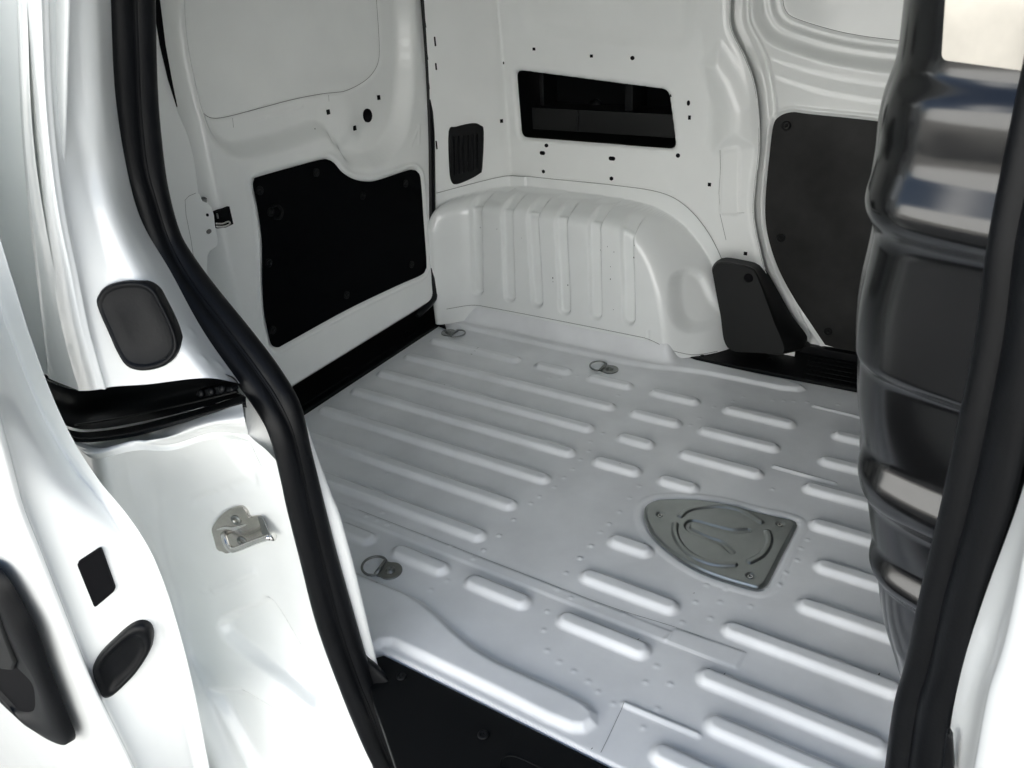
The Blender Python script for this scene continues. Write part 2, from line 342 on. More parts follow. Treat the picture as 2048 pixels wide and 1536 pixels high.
# access cover: pressed galvanised plate with stamped arcs
def cpx(P): return [onz(1270+x*.1709, 980+y*.1709)[:2] for x, y in P]
arcs = [spline(cpx([(530, 325), (620, 255), (800, 215), (1000, 210), (1200, 245), (1340, 310), (1470, 395)]), 24), spline(cpx([(470, 420), (465, 520), (520, 650), (640, 770), (800, 850), (960, 890), (1160, 895)]), 24),
        spline(cpx([(1550, 510), (1570, 600), (1540, 700), (1470, 790), (1340, 860)]), 18)]
vee = [spline(cpx([(1320, 490), (1130, 495), (900, 440), (690, 385), (625, 410), (620, 460), (700, 510), (880, 590), (1020, 640), (1130, 740)]), 30)]
scr = cpx([(295, 305), (1700, 415), (1350, 1020)])
def cov_z(A, B):
    s_ = sd_poly(A, B, cover); d = .005*bump(s_+.005, .005)-.001
    for a in arcs: d += .0042*bump(sd_line(A, B, a)-.0055, .0042)
    for a in vee: d -= .0042*bump(sd_line(A, B, a)-.0055, .0042)
    for x, y in scr: d -= .004*bump(np.hypot(A-x, B-y)-.007, .007)
    return d
cmin, cmax = cover.min(0), cover.max(0)
COVER = relief('access_cover', (cmin[0]-.004, cmax[0]+.004), (cmin[1]-.004, cmax[1]+.004), .0016, lambda A, B: np.stack([A, B, cov_z(A, B)+.0005], -1), GALV, VAN,
               keep=lambda A, B: sd_poly(A, B, cover), label='grey pressed steel cover screwed to the floor')
for x, y in scr:
    lathe('screw', (x, y, -.0015), (0, 0, 1), [(.0068, 0), (.0068, .0022), (.0052, .0040), (.0028, .0040), (.0024, .0015)], BRIGHT, COVER, 14)

# lashing eyes
def lashing(cpx_, rpx, label=None):
    c = onz(*cpx_); r = onz(*rpx); z0 = floor_z(np.array([[c[0]]]), np.array([[c[1]]]))[0, 0]; c[2] = r[2] = z0
    d = (r-c)/np.linalg.norm(r-c); s_ = np.array([-d[1], d[0], 0]); e = part('lashing_eye', VAN, label=label)
    L_ = 1.3; R = .019*L_; pts = [c+s_*R*math.sin(a)-d*R*math.cos(a) for a in np.linspace(-2.0, 2.0, 22)]
    pts += [c+d*.016*L_+s_*.017*L_, c+d*.016*L_-s_*.017*L_]
    prism('base_plate', pts, (0, 0, .0035), ZINC, e, bevel=.0008)
    lathe('screw', c+np.array([0, 0, .0035]), (0, 0, 1), [(.011, 0), (.0105, .002), (.007, .0035), (.0065, .0055), (.0032, .0055), (.0028, .003)], ZINC, e, 18)
    h = c+d*.018*L_+np.array([0, 0, .0055])
    ring = [h+s_*.0185*L_, h+s_*.0205*L_+d*.006]+[h+d*.008*L_+s_*.0215*L_*math.cos(a)+d*.022*L_*math.sin(a)+np.array([0, 0, .002*math.sin(a)]) for a in np.linspace(.1, math.pi-.1, 22)]+[h-s_*.0205*L_+d*.006, h-s_*.0185*L_]
    tube('ring', np.vstack([ring]), .0027, ZINC, e, 8, closed=True)
    tube('hinge_sleeve', [h-s_*.0165*L_-d*.001, h+s_*.0165*L_-d*.001], .0042, ZINC, e, 10)
    return e
lashing((897, 666), (918, 671), 'lashing eye by the rear sill, its ring lying towards the bulkhead')
lashing((1220, 740), (1197, 735), 'lashing eye near the wheel arch end, its ring lying towards the rear')
lashing((781, 1143), (748, 1135), 'nearest lashing eye, beside the side door seal')

# ------------------------------------------------------------------ far side wall, wheel arch, corner
WY = 2.12
def wall_y(A): return WY-1.1*np.maximum(0, (-1.352-A))*sm((-1.352-A)/.02+.2)
def W(px, py, y=WY): return ony(px, py, y)[[0, 2]]
vent = rounded([W(1031, 140), W(1336, 180), W(1350, 300), W(1040, 276)], .022)
toprec = rounded([W(1045, -40), W(1383, -40), W(1378, 92), W(1062, 55)], .05)
edge_px = [(1463, -60), (1463, 0), (1465, 55), (1490, 110), (1508, 160), (1517, 220), (1518, 300), (1509, 380), (1507, 430), (1515, 480), (1535, 560), (1565, 630), (1592, 690)]
edge = spline([W(*p) for p in edge_px], 60)
wall_poly = np.vstack([[(-1.535, 1.3), (-1.535, -.02)], [(edge[-1][0], -.02)], edge[::-1], [(edge[0][0], 1.3)]])
dent = [W(*p) for p in [(1408, 130), (1440, 215), (1432, 300), (1475, 290), (1500, 285), (1505, 215), (1480, 150), (1440, 90)]]
def wall_pos(A, B):
    d = np.zeros(A.shape)
    d += .012*bump(sd_poly(A, B, toprec), .05)                       # shallow pressed recess
    sv = sd_poly(A, B, vent); d += .003*bump(sv-.010, .006); d += .012*bump(sv-.002, .006)
    d -= .02*bump(sd_poly(A, B, dent)+.01, .06)
    d += .006*bump(sd_line(A, B, [W(1405, 60), W(1418, 200), W(1412, 290)])-.005, .075)
    band = (A > -1.30)
    for a, b in (((1064, 352), (1105, 357)), ((1110, 360), (1202, 373)), ((1245, 372), (1340, 388))):
        d -= .0025*bump(sd_line(A, B, [W(*a), W(*b)])-.006, .006)
    d -= .004*bump(sd_poly(A, B, rounded([W(1445, 297), W(1480, 292), W(1478, 430), W(1440, 428)], .01)), .008)
    d += .010*bump(sd_line(A, B, edge)-.004, .03)                    # rolls over into the door opening
    lean = .10*np.maximum(0, B-.55)**1.5
    return np.stack([A, wall_y(A)+d-lean*.6, B], -1)
def on_wall(px, py):
    P = ony(px, py, WY)
    for _ in range(14):
        y = wall_pos(np.array([[P[0]]]), np.array([[P[2]]]))[0, 0, 1]; P = ony(px, py, P[1]*.5+y*.5)
    return P
wl_ = [on_wall(*p)[[0, 2]] for p in [(848, -70), (848, 0), (854, 90), (859, 180), (861, 290), (862, 400), (864, 500), (867, 600)]]
wall_poly = np.vstack([[(wl_[0][0], 1.3)], wl_, [(-1.53, -.02)], [(edge[-1][0], -.02)], edge[::-1], [(edge[0][0], 1.3)]])
WALL = relief('side_wall', (-1.60, -.3), (-.02, 1.27), .0045, wall_pos, PAINT, VAN, keep=lambda A, B: np.maximum(sd_poly(A, B, wall_poly), -sd_poly(A, B, vent)))
# arch
arch_out = spline([(-1.54, -.1), (-1.54, .26), (-1.53, .36), (-1.48, .415), (-1.3, .428), (-1.1, .426), (-.95, .421), (-.85, .405), (-.765, .36), (-.695, .285), (-.645, .19), (-.61, .09), (-.585, 0), (-.58, -.1)], 80)
grv = []
for (xt, yt), (xb, yb) in [((942, 430), (957, 585)), ((1003, 430), (1020, 600)), ((1055, 450), (1075, 610)), ((1112, 470), (1130, 625)), ((1178, 480), (1192, 635)), ((1243, 485), (1258, 645))]:
    a = ony(xt+8, yt, 1.955); b = ony(xb-1, yb, 1.95); grv.append((a[0], b[0], b[2]))
def arch_pos(A, B):
    sdv = sd_poly(A, B, arch_out); zt = .03
    fr_ = sm((A+.90)/.22); t = np.clip(-sdv/(.058+.13*fr_), 0, 1)
    prof = np.clip(1-(1-t)**(2.7-1.1*fr_), 0, 1)**(.4+.3*fr_)         # boxy along its length, rounding away at the front end
    depth = (.158+.012*sm((.40-B)/.4))*prof
    rib_ = np.zeros(A.shape)
    for xt, xb, zb in grv:
        xx = xt+(xb-xt)*sm((.40-B)/.3); dz = np.maximum(zb+.012-B, 0)
        sdl = np.hypot(A-xx, dz)-.0175
        rib_ = np.maximum(rib_, .0125*bump(sdl-.001, .0095)*sm((-sdv-.003)/.006)); continue
        rib_ += .0095*bump(sdl, .0065)*sm((-sdv-.012)/.012)
    # pressed pocket and spat towards the front end
    depth -= .026*bump(sd_poly(A, B, spline([(-.745, .25), (-.70, .24), (-.655, .16), (-.625, .105), (-.69, .095), (-.73, .14)], 30, True)), .03)
    depth -= .004*bump(sd_line(A, B, [(-.80, .0), (-.80, .09)])-.003, .01)
    base = wall_y(A)-.0022
    y = base-depth
    f = WY-.0022-depth
    k_ = .03; ya = f; yb2 = base-.085*prof; hh = np.clip(.5+.5*(yb2-ya)/k_, 0, 1); y = np.where(A < -1.30, yb2*(1-hh)+ya*hh-k_*hh*(1-hh), y)
    y += rib_*1.15*sm((prof-.5)/.4); B = B-rib_*.8*sm((.985-prof)/.12)
    return np.stack([A, y, B], -1)
flange = spline([(-1.53, .435), (-1.42, .455), (-1.352, .462), (-1.2, .462), (-1.0, .462), (-.85, .455), (-.77, .425), (-.70, .36), (-.645, .27), (-.612, .18), (-.59, .09), (-.575, -.01)], 60)
arch_keep = np.vstack([[(-1.53, .01)], flange, [(-.575, .01)]])
ARCH = relief('wheel_arch', (-1.534, -.57), (.006, .475), .0027, arch_pos, PARCH, VAN, keep=lambda A, B: sd_poly(A, B, arch_keep))
P3 = np.array([arch_pos(np.array([[x]]), np.array([[z_]]))[0, 0] for x, z_ in flange])+np.array([0, -.0006, 0])
ribbon('panel_seam', P3[:, :]+np.array([0, 0, .001]), .0016, PGREY, ARCH, (0, -1, 0))
# lower flange spot-welded to the floor
P3 = []
for x in np.linspace(-1.49, -.62, 60):
    z_ = .064+.004*math.sin((x+1.5)*3) if x < -.80 else .064-.048*sm(np.array((x+.80)/.14))
    y = arch_pos(np.array([[x]]), np.array([[z_]]))[0, 0][1]; P3.append((x, y-.0012, float(z_)))
ribbon('panel_seam', P3, .0016, PGREY, ARCH, (0, -1, .2))
def chip(px, py, y, s_, surf):
    P = ony(px, py, y)
    yy = surf(np.array([[P[0]]]), np.array([[P[2]]]))[0, 0, 1]; P = ony(px, py, yy)
    n = 7; V = [P+np.array([s_*(.5+.5*random.random())*math.cos(a)*.7, -.0008, s_*(.6+.8*random.random())*math.sin(a)]) for a in np.linspace(0, 6.28, n, endpoint=False)]
    return V
V = []; F = []
for px, py, s_ in [(1106, 556, .0035), (1106, 563, .002), (1136, 570, .0025), (1270, 478, .003), (1269, 491, .002), (1268, 515, .0028), (1228, 504, .0022), (1215, 493, .002), (1201, 500, .0016), (1221, 533, .0018), (1221, 558, .0024), (1246, 452, .002), (961, 455, .002), (994, 458, .0016), (1043, 476, .0014), (1227, 619, .0016)]:
    c = chip(px, py, 1.955, s_, arch_pos); b = len(V); V += c; F.append(tuple(range(b, b+7)))
o = mesh_obj('paint_chip', V, F, DARK, ARCH, False, 'small black paint chips on the arch face'); o['kind'] = 'stuff'

# punched holes: solid dark plugs, slightly proud, the shade inside painted as colour
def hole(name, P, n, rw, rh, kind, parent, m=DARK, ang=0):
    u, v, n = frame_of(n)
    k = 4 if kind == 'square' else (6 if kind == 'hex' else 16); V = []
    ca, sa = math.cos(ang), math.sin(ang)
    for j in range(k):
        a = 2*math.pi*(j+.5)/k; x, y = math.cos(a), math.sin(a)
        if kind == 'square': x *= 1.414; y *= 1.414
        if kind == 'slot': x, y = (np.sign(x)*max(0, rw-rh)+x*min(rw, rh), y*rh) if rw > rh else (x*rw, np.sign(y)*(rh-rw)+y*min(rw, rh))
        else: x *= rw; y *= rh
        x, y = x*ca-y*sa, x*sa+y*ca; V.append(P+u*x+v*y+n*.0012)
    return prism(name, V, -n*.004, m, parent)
for px, py, rw, rh, k in [(1068, 98, .0045, .004, 'square'), (1183, 112, .0045, .004, 'square'), (1265, 116, .0062, .0055, 'round'), (1003, 242, .0048, .0055, 'square'), (1377, 206, .0045, .007, 'round'), (1379, 235, .0038, .0055, 'square'),
                          (1093, 291, .0065, .0058, 'round'), (1085, 306, .0095, .006, 'slot'), (1224, 317, .0105, .006, 'slot'), (1356, 311, .0062, .0062, 'round'), (1087, 343, .0062, .0062, 'hex'), (1223, 357, .0066, .0066, 'hex'),
                          (1419, 369, .0045, .005, 'square'), (1491, 507, .005, .005, 'square'), (1342, 191, .0025, .004, 'round'), (870, 83, .0024, .013, 'slot'), (872, 133, .0024, .010, 'slot'), (873, 290, .0024, .013, 'slot'), (1007, 126, .002, .004, 'round')]:
    P = on_wall(px, py); n = (0, -1, 0) if P[0] > -1.35 else (.74, -.67, 0)
    hole('mounting_hole', P, n, rw, rh, k, WALL)
# seams of the wall
e3 = np.array([wall_pos(np.array([[x]]), np.array([[z_]]))[0, 0] for x, z_ in edge])
ribbon('panel_seam', e3+np.array([-.003, -.001, 0]), .0014, PGREY, WALL, (0, -1, 0))
ribbon('panel_seam', [on_wall(*p) for p in [(1440, 300), (1441, 340), (1438, 385), (1440, 428), (1452, 480)]], .0012, PGREY, WALL, (0, -1, 0))
ribbon('panel_seam', [on_wall(*p) for p in [(1441, 428), (1475, 426), (1506, 425)]], .001, PGREY, WALL, (0, -1, 0))
# vent grille on the corner panel
gc = [on_wall(*p) for p in [(897, 262), (912, 253), (945, 246), (960, 250), (967, 263), (964, 335), (958, 347), (935, 360), (912, 368), (902, 362), (898, 335)]]
gn = np.array([.74, -.67, 0]); gc = spline([p for p in gc], 44, True)
GR = prism('vent_grille', gc, gn*.006, PLASTIC, VAN, bevel=.002, label='black slatted air vent on the rear corner')
for i, px in enumerate((906, 915.5, 925, 934.5, 944, 953)):
    a = on_wall(px, 272-(px-906)*.1)+gn*.0075; b = on_wall(px+1, 350-(px-906)*.28)+gn*.0075; t = np.array([.67, .74, 0])*.0032
    prism('louver', [a-t, a+t-gn*.002, b+t-gn*.002, b-t], gn*.005, RUBBER, GR, bevel=.0008)
# storage recess behind the wall opening (black moulded box, tray and clip)
SR = part('storage_recess', VAN, label='dark opening in the side wall with black moulded lining')
ve = np.array([(x, wall_pos(np.array([[x]]), np.array([[z_]]))[0, 0, 1], z_) for x, z_ in vent])
back = ve.copy(); back[:, 1] = 2.27; n_ = len(ve)
mesh_obj('lining', list(ve)+list(back), [(i, (i+1) % n_, (i+1) % n_+n_, i+n_) for i in range(n_)]+[tuple(range(n_, 2*n_))], PLASTIC, SR)
x0, x1 = vent[:, 0].min(), vent[:, 0].max(); zb = vent[:, 1].min()
def box(name, lo, hi, m, parent, bevel=.002, label=None):
    (a, b, c), (d, e, f_) = lo, hi
    return prism(name, [(a, b, c), (d, b, c), (d, e, c), (a, e, c)], (0, 0, f_-c), m, parent, bevel=bevel, label=label)
box('tray', (x0+.02, 2.17, zb+.02), (x1-.02, 2.265, zb+.085), PLASTIC2, SR)
box('rib', (-.98, 2.16, zb+.09), (-.955, 2.265, .78), PLASTIC, SR)
box('rib', (x0+.045, 2.18, zb+.09), (x0+.06, 2.265, .78), PLASTIC, SR)
box('rib', (-1.14, 2.165, zb+.022), (-1.135, 2.2, zb+.084), RUBBER, SR)
lathe('grommet', ony(1192, 212, 2.262), (0, -1, 0), [(.022, 0), (.022, .004), (.012, .01), (.006, .012)], RUBBER, SR)

# ------------------------------------------------------------------ far sliding door seen from inside
DY = 2.175
def D(px, py, y=DY): return ony(px, py, y)[[0, 2]]
panel = np.vstack([spline([D(*p) for p in [(1800, 254), (1760, 243), (1620, 228), (1585, 224), (1560, 232), (1547, 250), (1540, 300), (1532, 380), (1531, 440), (1540, 490), (1560, 545), (1590, 600), (1620, 645), (1650, 690)]], 60), [(.25, -.03), (.25, .66)]])
win = np.vstack([spline([D(*p) for p in [(1553, -60), (1556, 0), (1562, 25), (1580, 40), (1640, 60), (1700, 74), (1780, 85), (1900, 95)]], 40), [(.25, 1.3), (-.45, 1.35)]])
def door_pos(A, B):
    s1 = sd_poly(A, B, win); s2 = sd_poly(A, B, panel)
    d = .030*bump(s1-.055, .03)+.014*bump(s1-.022, .012)+.004*bump(s1-.004, .004)
    d += .012*bump(s1-.115, .05)
    d += -.006*bump(abs(s2-.010)-.003, .005)+.003*bump(s2-.004, .004)
    le = spline([W(*p) for p in edge_px], 60); dl = sd_line(A, B, le)
    d += .012*bump(abs(dl-.022)-.006, .012)
    return np.stack([A, DY+d-.06*np.maximum(0, B-.55)**1.5-.02*sm((A+.55)*-20)*0, B], -1)
FD = relief('far_sliding_door', (-.72, .25), (.03, 1.27), .004, door_pos, PAINT, VAN, label='inner side of the closed sliding door across the bay')
pp = [(x, DY+.002-.06*max(0, z_-.55)**1.5, z_) for x, z_ in panel]
TP = prism('door_trim_panel', pp, (0, -.0015, 0), TRIM2, FD)
wp = np.array([(x, door_pos(np.array([[x]]), np.array([[z_]]))[0, 0, 1]-.001, z_) for x, z_ in win[:40]])
ribbon('panel_seam', wp, .0014, PGREY, FD, (0, -1, 0))
def clip_(P, n, m, parent, r=.012):
    return lathe('trim_clip', P, n, [(r, 0), (r, .002), (r*.85, .0035), (r*.62, .0035), (r*.58, .001), (r*.35, .001), (r*.3, .0045), (.001, .005)], m, parent, 16)
for p in [(1573, 251), (1562, 476), (1656, 663)]: clip_(ony(*p, DY-.0008), (0, -1, 0), PLASTIC, FD, .0125)

# black pillar trim between arch and door, sill plates
fr = [ony(*p, 2.03) for p in [(1424, 540), (1432, 526), (1450, 524), (1480, 529), (1500, 535), (1512, 545), (1530, 590), (1548, 640), (1570, 705), (1520, 705), (1456, 696), (1440, 625)]]
bk = [ony(*p, 2.09) for p in [(1424, 536), (1430, 526), (1450, 522), (1490, 529), (1505, 533), (1518, 545), (1545, 592), (1575, 645), (1607, 695), (1555, 705), (1500, 700), (1456, 640)]]
fr = resample(np.array(fr+[fr[0]]), 61)[:-1]; bk = resample(np.array(bk+[bk[0]]), 61)[:-1]
rings = [fr*(1-0)+0*bk]; c = fr.mean(0)
V = list((fr-c)*.985+c+np.array([0, -.003, 0]))+list(fr)+list(fr*.7+bk*.3)+list(bk)+list(bk+np.array([0, .05, 0])); F = [tuple(range(60))]
for k in range(4):
    for i in range(60): F.append((k*60+i, k*60+(i+1) % 60, (k+1)*60+(i+1) % 60, (k+1)*60+i))
PT = mesh_obj('pillar_trim', V, F, PLASTIC2, VAN, label='black plastic cover at the foot of the far door pillar')
PT.data.polygons[0].use_smooth = False
lathe('finger_hole_shade', ony(1497, 556, 2.0275), (0, -1, 0), [(.013, .0), (.013, .001), (.001, .001)], DARK, PT, 18)  # dark disc painted in for the shade of a finger recess
SILLF = prism('sill_plate', [onz(*p, .012) for p in [(1362, 710), (1372, 704), (1440, 699), (1456, 688), (1540, 690), (1600, 688), (1612, 682), (1760, 704), (1790, 790), (1712, 777)]], (0, 0, -.02), PLASTIC, VAN, bevel=.002, label='black ribbed step plate along the far door sill')
for i in range(7):
    a = onz(1618-i*2, 714+i*8.2, .0125); b = onz(1745, 735+i*9.2, .0125); tube('tread_rib', [a, b], .0016, PLASTIC, SILLF, 6)
box('sill_step', (-.46, 2.155, .01), (.2, 2.19, .035), RUBBER, VAN, label='dark rubber strip at the bottom of the far door')
for p in [(1540, 718), (1640, 703), (1405, 712)]: lathe('screw', onz(*p, .012), (0, 0, 1), [(.007, 0), (.006, .002), (.002, .003)], PLASTIC, SILLF, 12)

# ------------------------------------------------------------------ rear doors
RX = -1.55
def Q(px, py, x=RX): return onx(px, py, x)[[1, 2]]
tp_px = [(500, 352), (560, 335), (625, 318), (640, 318), (652, 325), (668, 343), (690, 356), (715, 361), (740, 359), (795, 341), (810, 338), (820, 343), (826, 360), (832, 440), (838, 520), (836, 537), (826, 548), (780, 568), (680, 615), (560, 680), (540, 690), (528, 685), (522, 665), (513, 620), (509, 560), (508, 480), (500, 420), (491, 375), (492, 358)]
tpan = spline([Q(*p) for p in tp_px], 140, True)
wn = np.vstack([spline([Q(*p) for p in [(350, -60), (357, 0), (372, 90), (392, 170), (407, 215), (420, 230), (436, 237), (465, 234), (530, 217), (598, 199), (655, 188), (700, 182), (735, 165), (756, 145), (767, 120), (768, 80), (763, 0), (760, -60)]], 90)])
low = [Q(*p) for p in [(365, -80), (368, 60), (385, 160), (402, 225), (420, 268), (445, 293), (480, 300), (560, 282), (620, 262), (645, 262), (662, 285), (690, 312), (720, 320), (760, 305), (790, 260), (803, 190), (806, 100), (800, -80), (870, -80), (890, 720), (300, 900), (300, -80)]]
low = np.vstack([spline(low[:18], 90), low[18:]])
ridge = [Q(*p) for p in [(352, -80), (360, 40), (380, 150), (396, 225), (410, 300), (425, 380), (445, 480), (470, 600), (500, 760)]]
def rdoor_pos(A, B):
    d = .044*bump(sd_poly(A, B, low), .05)-.010
    d -= .006*bump(sd_poly(A, B, wn)-.002, .006)
    sp = sd_poly(A, B, tpan)
    d += -.0055*bump(sp-.003, .005)+.0035*bump(abs(sp-.014)-.004, .006)-.004
    y0, z0 = Q(690, 240); d += .022*sm(1-np.hypot(A-y0, B-z0)/.095)
    y0, z0 = Q(700, 315); d -= .020*sm(1-np.hypot(A-y0, B-z0)/.07)
    ry = np.interp(B, [p[1] for p in ridge[::-1]], [p[0] for p in ridge[::-1]])
    d -= .07*sm((ry-A-.005)/.075)
    d += .0025*bump(sd_line(A, B, [Q(508, 240), Q(612, 212)])-.003, .005)
    d += .003*bump(abs(sd_line(A, B, [Q(806, 290), Q(823, 250), Q(822, 285)])-.001)-.0015, .005)
    d -= .05*sm((A-1.952+.0)/.03)
    d -= .03*sm((.11-B)/.03)
    return np.stack([RX+d, A, B], -1)
rd_keep = rounded([(1.06, 1.3), (1.985, 1.3), (1.965, .9), (1.935, .5), (1.912, .20), (1.86, .085), (1.06, .085)], [.01, .01, .01, .3, .1, .08, .01])
RD = relief('rear_door', (1.055, 2.0), (.08, 1.27), .0042, rdoor_pos, PAINT, VAN, keep=lambda A, B: sd_poly(A, B, rd_keep), label='closed rear door with a blind window pressing and black lower panel')
def on_rdoor(px, py):
    P = onx(px, py, RX)
    for _ in range(6): P = onx(px, py, rdoor_pos(np.array([[P[1]]]), np.array([[P[2]]]))[0, 0, 0])
    return P
tin = spline([Q(*p) for p in tp_px], 140, True)
V = [(RX+.034-.0065, a, b) for a, b in tin]
prism('door_trim_panel', V, (.003, 0, 0), TRIM, RD, bevel=0)
wl = np.array([rdoor_pos(np.array([[a]]), np.array([[b]]))[0, 0] for a, b in wn])+np.array([.0015, 0, 0])
ribbon('panel_seam', wl[5:], .0015, PGREY, RD, (1, 0, 0))
for a, b in (((465, 236), (467, 255)), ((657, 190), (658, 203))): ribbon('panel_seam', [on_rdoor(*a), on_rdoor(*b)], .0009, PGREY, RD, (1, 0, 0))
for p in [(632, 345), (519, 381), (725, 391), (811, 367), (537, 526), (823, 529), (545, 660), (693, 590), (541, 424)]:
    clip_(onx(*p, RX+.0318), (1, 0, 0), PLASTIC, RD, .011)
P = onx(546, 424, RX+.032); tube('strap_hook', spline([P+np.array(q) for q in [(0, .0, .014), (.012, .008, .016), (.014, .016, 0), (.012, .008, -.016), (0, 0, -.014)]], 20), .004, PLASTIC, RD)
for px, py in [(655, 224), (756, 195), (708, 256)]: hole('mounting_hole', on_rdoor(px, py)+np.array([.0035, 0, 0]), (1, 0, 0), .0045, .006, 'square', RD)
P = on_rdoor(734, 231); hole('cable_hole', P+np.array([.003, 0, 0]), (1, 0, 0), .0175, .0185, 'round', RD)
lathe('rivet', on_rdoor(630, 258), (1, 0, 0), [(.0022, 0), (.001, .001)], PGREY, RD, 8)
# latch in the door edge
LT = part('door_latch', RD)
lp = [on_rdoor(*p) for p in [(431, 424), (441, 420), (459, 413), (467, 448), (452, 455), (436, 457)]]
prism('latch_cavity', [onx(*p, -1.512) for p in [(431, 424), (441, 420), (459, 413), (467, 448), (452, 455), (436, 457)]], (-.012, 0, 0), DARK, RD)
a = [onx(*p, -1.508) for p in [(432, 447), (445, 447), (456, 443), (460, 446), (456, 450), (446, 453), (433, 453)]]
tube('latch_loop', spline(a, 24), .0022, BRIGHT, RD)
a = [onx(*p, -1.508) for p in [(434, 427), (436, 437)]]; tube('latch_pin', a, .002, ZINC, RD)
bpy.data.objects.remove(LT)
# the other rear door: only its edge flange is seen
e1 = spline([onx(*p, -1.50) for p in [(306, -40), (313, 40), (330, 120), (352, 212), (375, 270), (388, 320), (397, 388)]], 40)
e2 = np.array([onx(*p, -1.50) for p in [(398, 386), (405, 402), (415, 406), (423, 414), (428, 430), (430, 450), (436, 480), (434, 492), (420, 502), (415, 512), (414, 540), (420, 570)]])
lf = np.array([onx(*p, -1.50) for p in [(420, 700), (260, 500), (230, 200), (230, -40)]])
ND = prism('second_rear_door', np.vstack([e1, e2, lf]), (-.016, 0, 0), PAINT, VAN, bevel=.003, label='edge of the other rear door behind the side door seal')
ribbon('panel_seam', [onx(*p, -1.4985) for p in [(392, 386), (378, 392), (370, 400), (372, 430), (382, 480), (388, 520)]], .0009, PGREY, ND, (1, 0, 0))
hole('mounting_hole', onx(415, 430, -1.4985), (1, 0, 0), .0028, .0035, 'round', ND)
hole('mounting_hole', onx(418, 463, -1.4985), (1, 0, 0), .0062, .0045, 'slot', ND, PGREY, .3)
lathe('bolt', onx(407, 400, -1.515), (1, -.2, 0), [(.0075, 0), (.0075, .004), (.005, .006), (.0045, .002)], ZINC, ND, 12)
tube('door_gap_shade', [onx(*p, -1.497) for p in [(309, -40), (312, 0), (325, 90), (340, 160), (354, 214)]], [.0075, .0075, .006, .004, .001], DARK, ND, 8)  # dark strip put in for the shaded gap between the rear doors
box('door_gap_backing', (-1.66, .9, .05), (-1.645, 1.5, 1.27), DARK, VAN, 0)
# rear seal and black rear sill plate
rs = spline([onx(*p, -1.525) for p in [(845, -40), (845, 0), (853, 120), (859, 250), (861, 380), (862, 480), (866, 560), (867, 590), (856, 610), (835, 632)]], 60)
tube('rear_door_seal', rs, [.0155 if i < 46 else .0155-.007*(i-46)/14 for i in range(60)], RUBBER, VAN, 12, label='black rubber seal beside the rear door')
SP = prism('rear_sill_plate', [(-1.522, 1.0, .014), (-1.520, 1.865, .010), tuple(onz(892, 654, .01)), tuple(onz(889, 645, .01)), tuple(onz(878, 642, .01)), tuple(onz(889, 632, .01)), tuple(onz(918, 617, .01)), tuple(onz(912, 611, .01)), tuple(onz(884, 609, .01)), (-1.80, 1.96, .01), (-1.80, 1.0, .012)],
      (0, 0, -.03), PLASTIC, VAN, bevel=.002, label='black plastic sill plate in front of the rear door')
tube('tread_rib', [(-1.548, 1.1, .0135), (-1.548, 1.78, .0115)], .002, PLASTIC, SP, 6)
for p in [(692, 738), (815, 664), (888, 622)]: lathe('screw', onz(*p, .012), (0, 0, 1), [(.007, 0), (.006, .002), (.002, .003)], RUBBER, SP, 12)

# ------------------------------------------------------------------ side door opening: rear jamb
SLe = [(220, -60), (220, 0), (226, 103), (232, 205), (246, 325), (270, 410), (300, 500), (342, 579), (410, 671), (478, 760), (523, 825), (547, 876), (567, 955), (580, 1015), (607, 1122), (640, 1250), (684, 1373), (729, 1483), (756, 1540), (800, 1620)]
SRe = [(301, -60), (301, 0), (306, 171), (314, 273), (328, 376), (352, 465), (380, 515), (427, 579), (513, 685), (564, 756), (595, 814), (615, 900), (636, 985), (646, 1025), (668, 1110), (700, 1222), (742, 1363), (776, 1440), (804, 1536), (840, 1620)]
def yin(py): return float(np.interp(py, [-60, 500, 900, 1600], [.655, .64, .625, .615]))
L3 = [ony(x, y, yin(y)-.03) for x, y in SLe]; R3 = [ony(x, y, yin(y)+.012) for x, y in SRe]
def seal_d(U, V_):
    a = np.sqrt(np.clip(1-((U-.26)/.27)**2, 0, 1)); b = np.sqrt(np.clip(1-((U-.76)/.25)**2, 0, 1)); c = np.exp(-((U-.50)/.018)**2)+np.exp(-((U-.56)/.018)**2)
    return .014*a*(U < .53)+.0115*b*(U >= .5)*(1-(U < .53)*.5)+.005*c-.004
SEAL, _ = loft('side_door_seal', [L3, R3], RUBBER, VAN, 260, 44, seal_d, label='double black rubber seal around the side door opening')
SEAL.modifiers.new('thick', 'SOLIDIFY').thickness = .006
tube('seal_lip', resample([ony(x*.75+x2*.25, y*.75+y2*.25, yin(y)-.045) for (x, y), (x2, y2) in zip(SLe[1:-1], SRe[1:-1])], 120), .0028, RUBBER, SEAL, 6) if False else None

def row(c, y): return [ony(px, py, yy) for (px, py), yy in zip(c, y)]
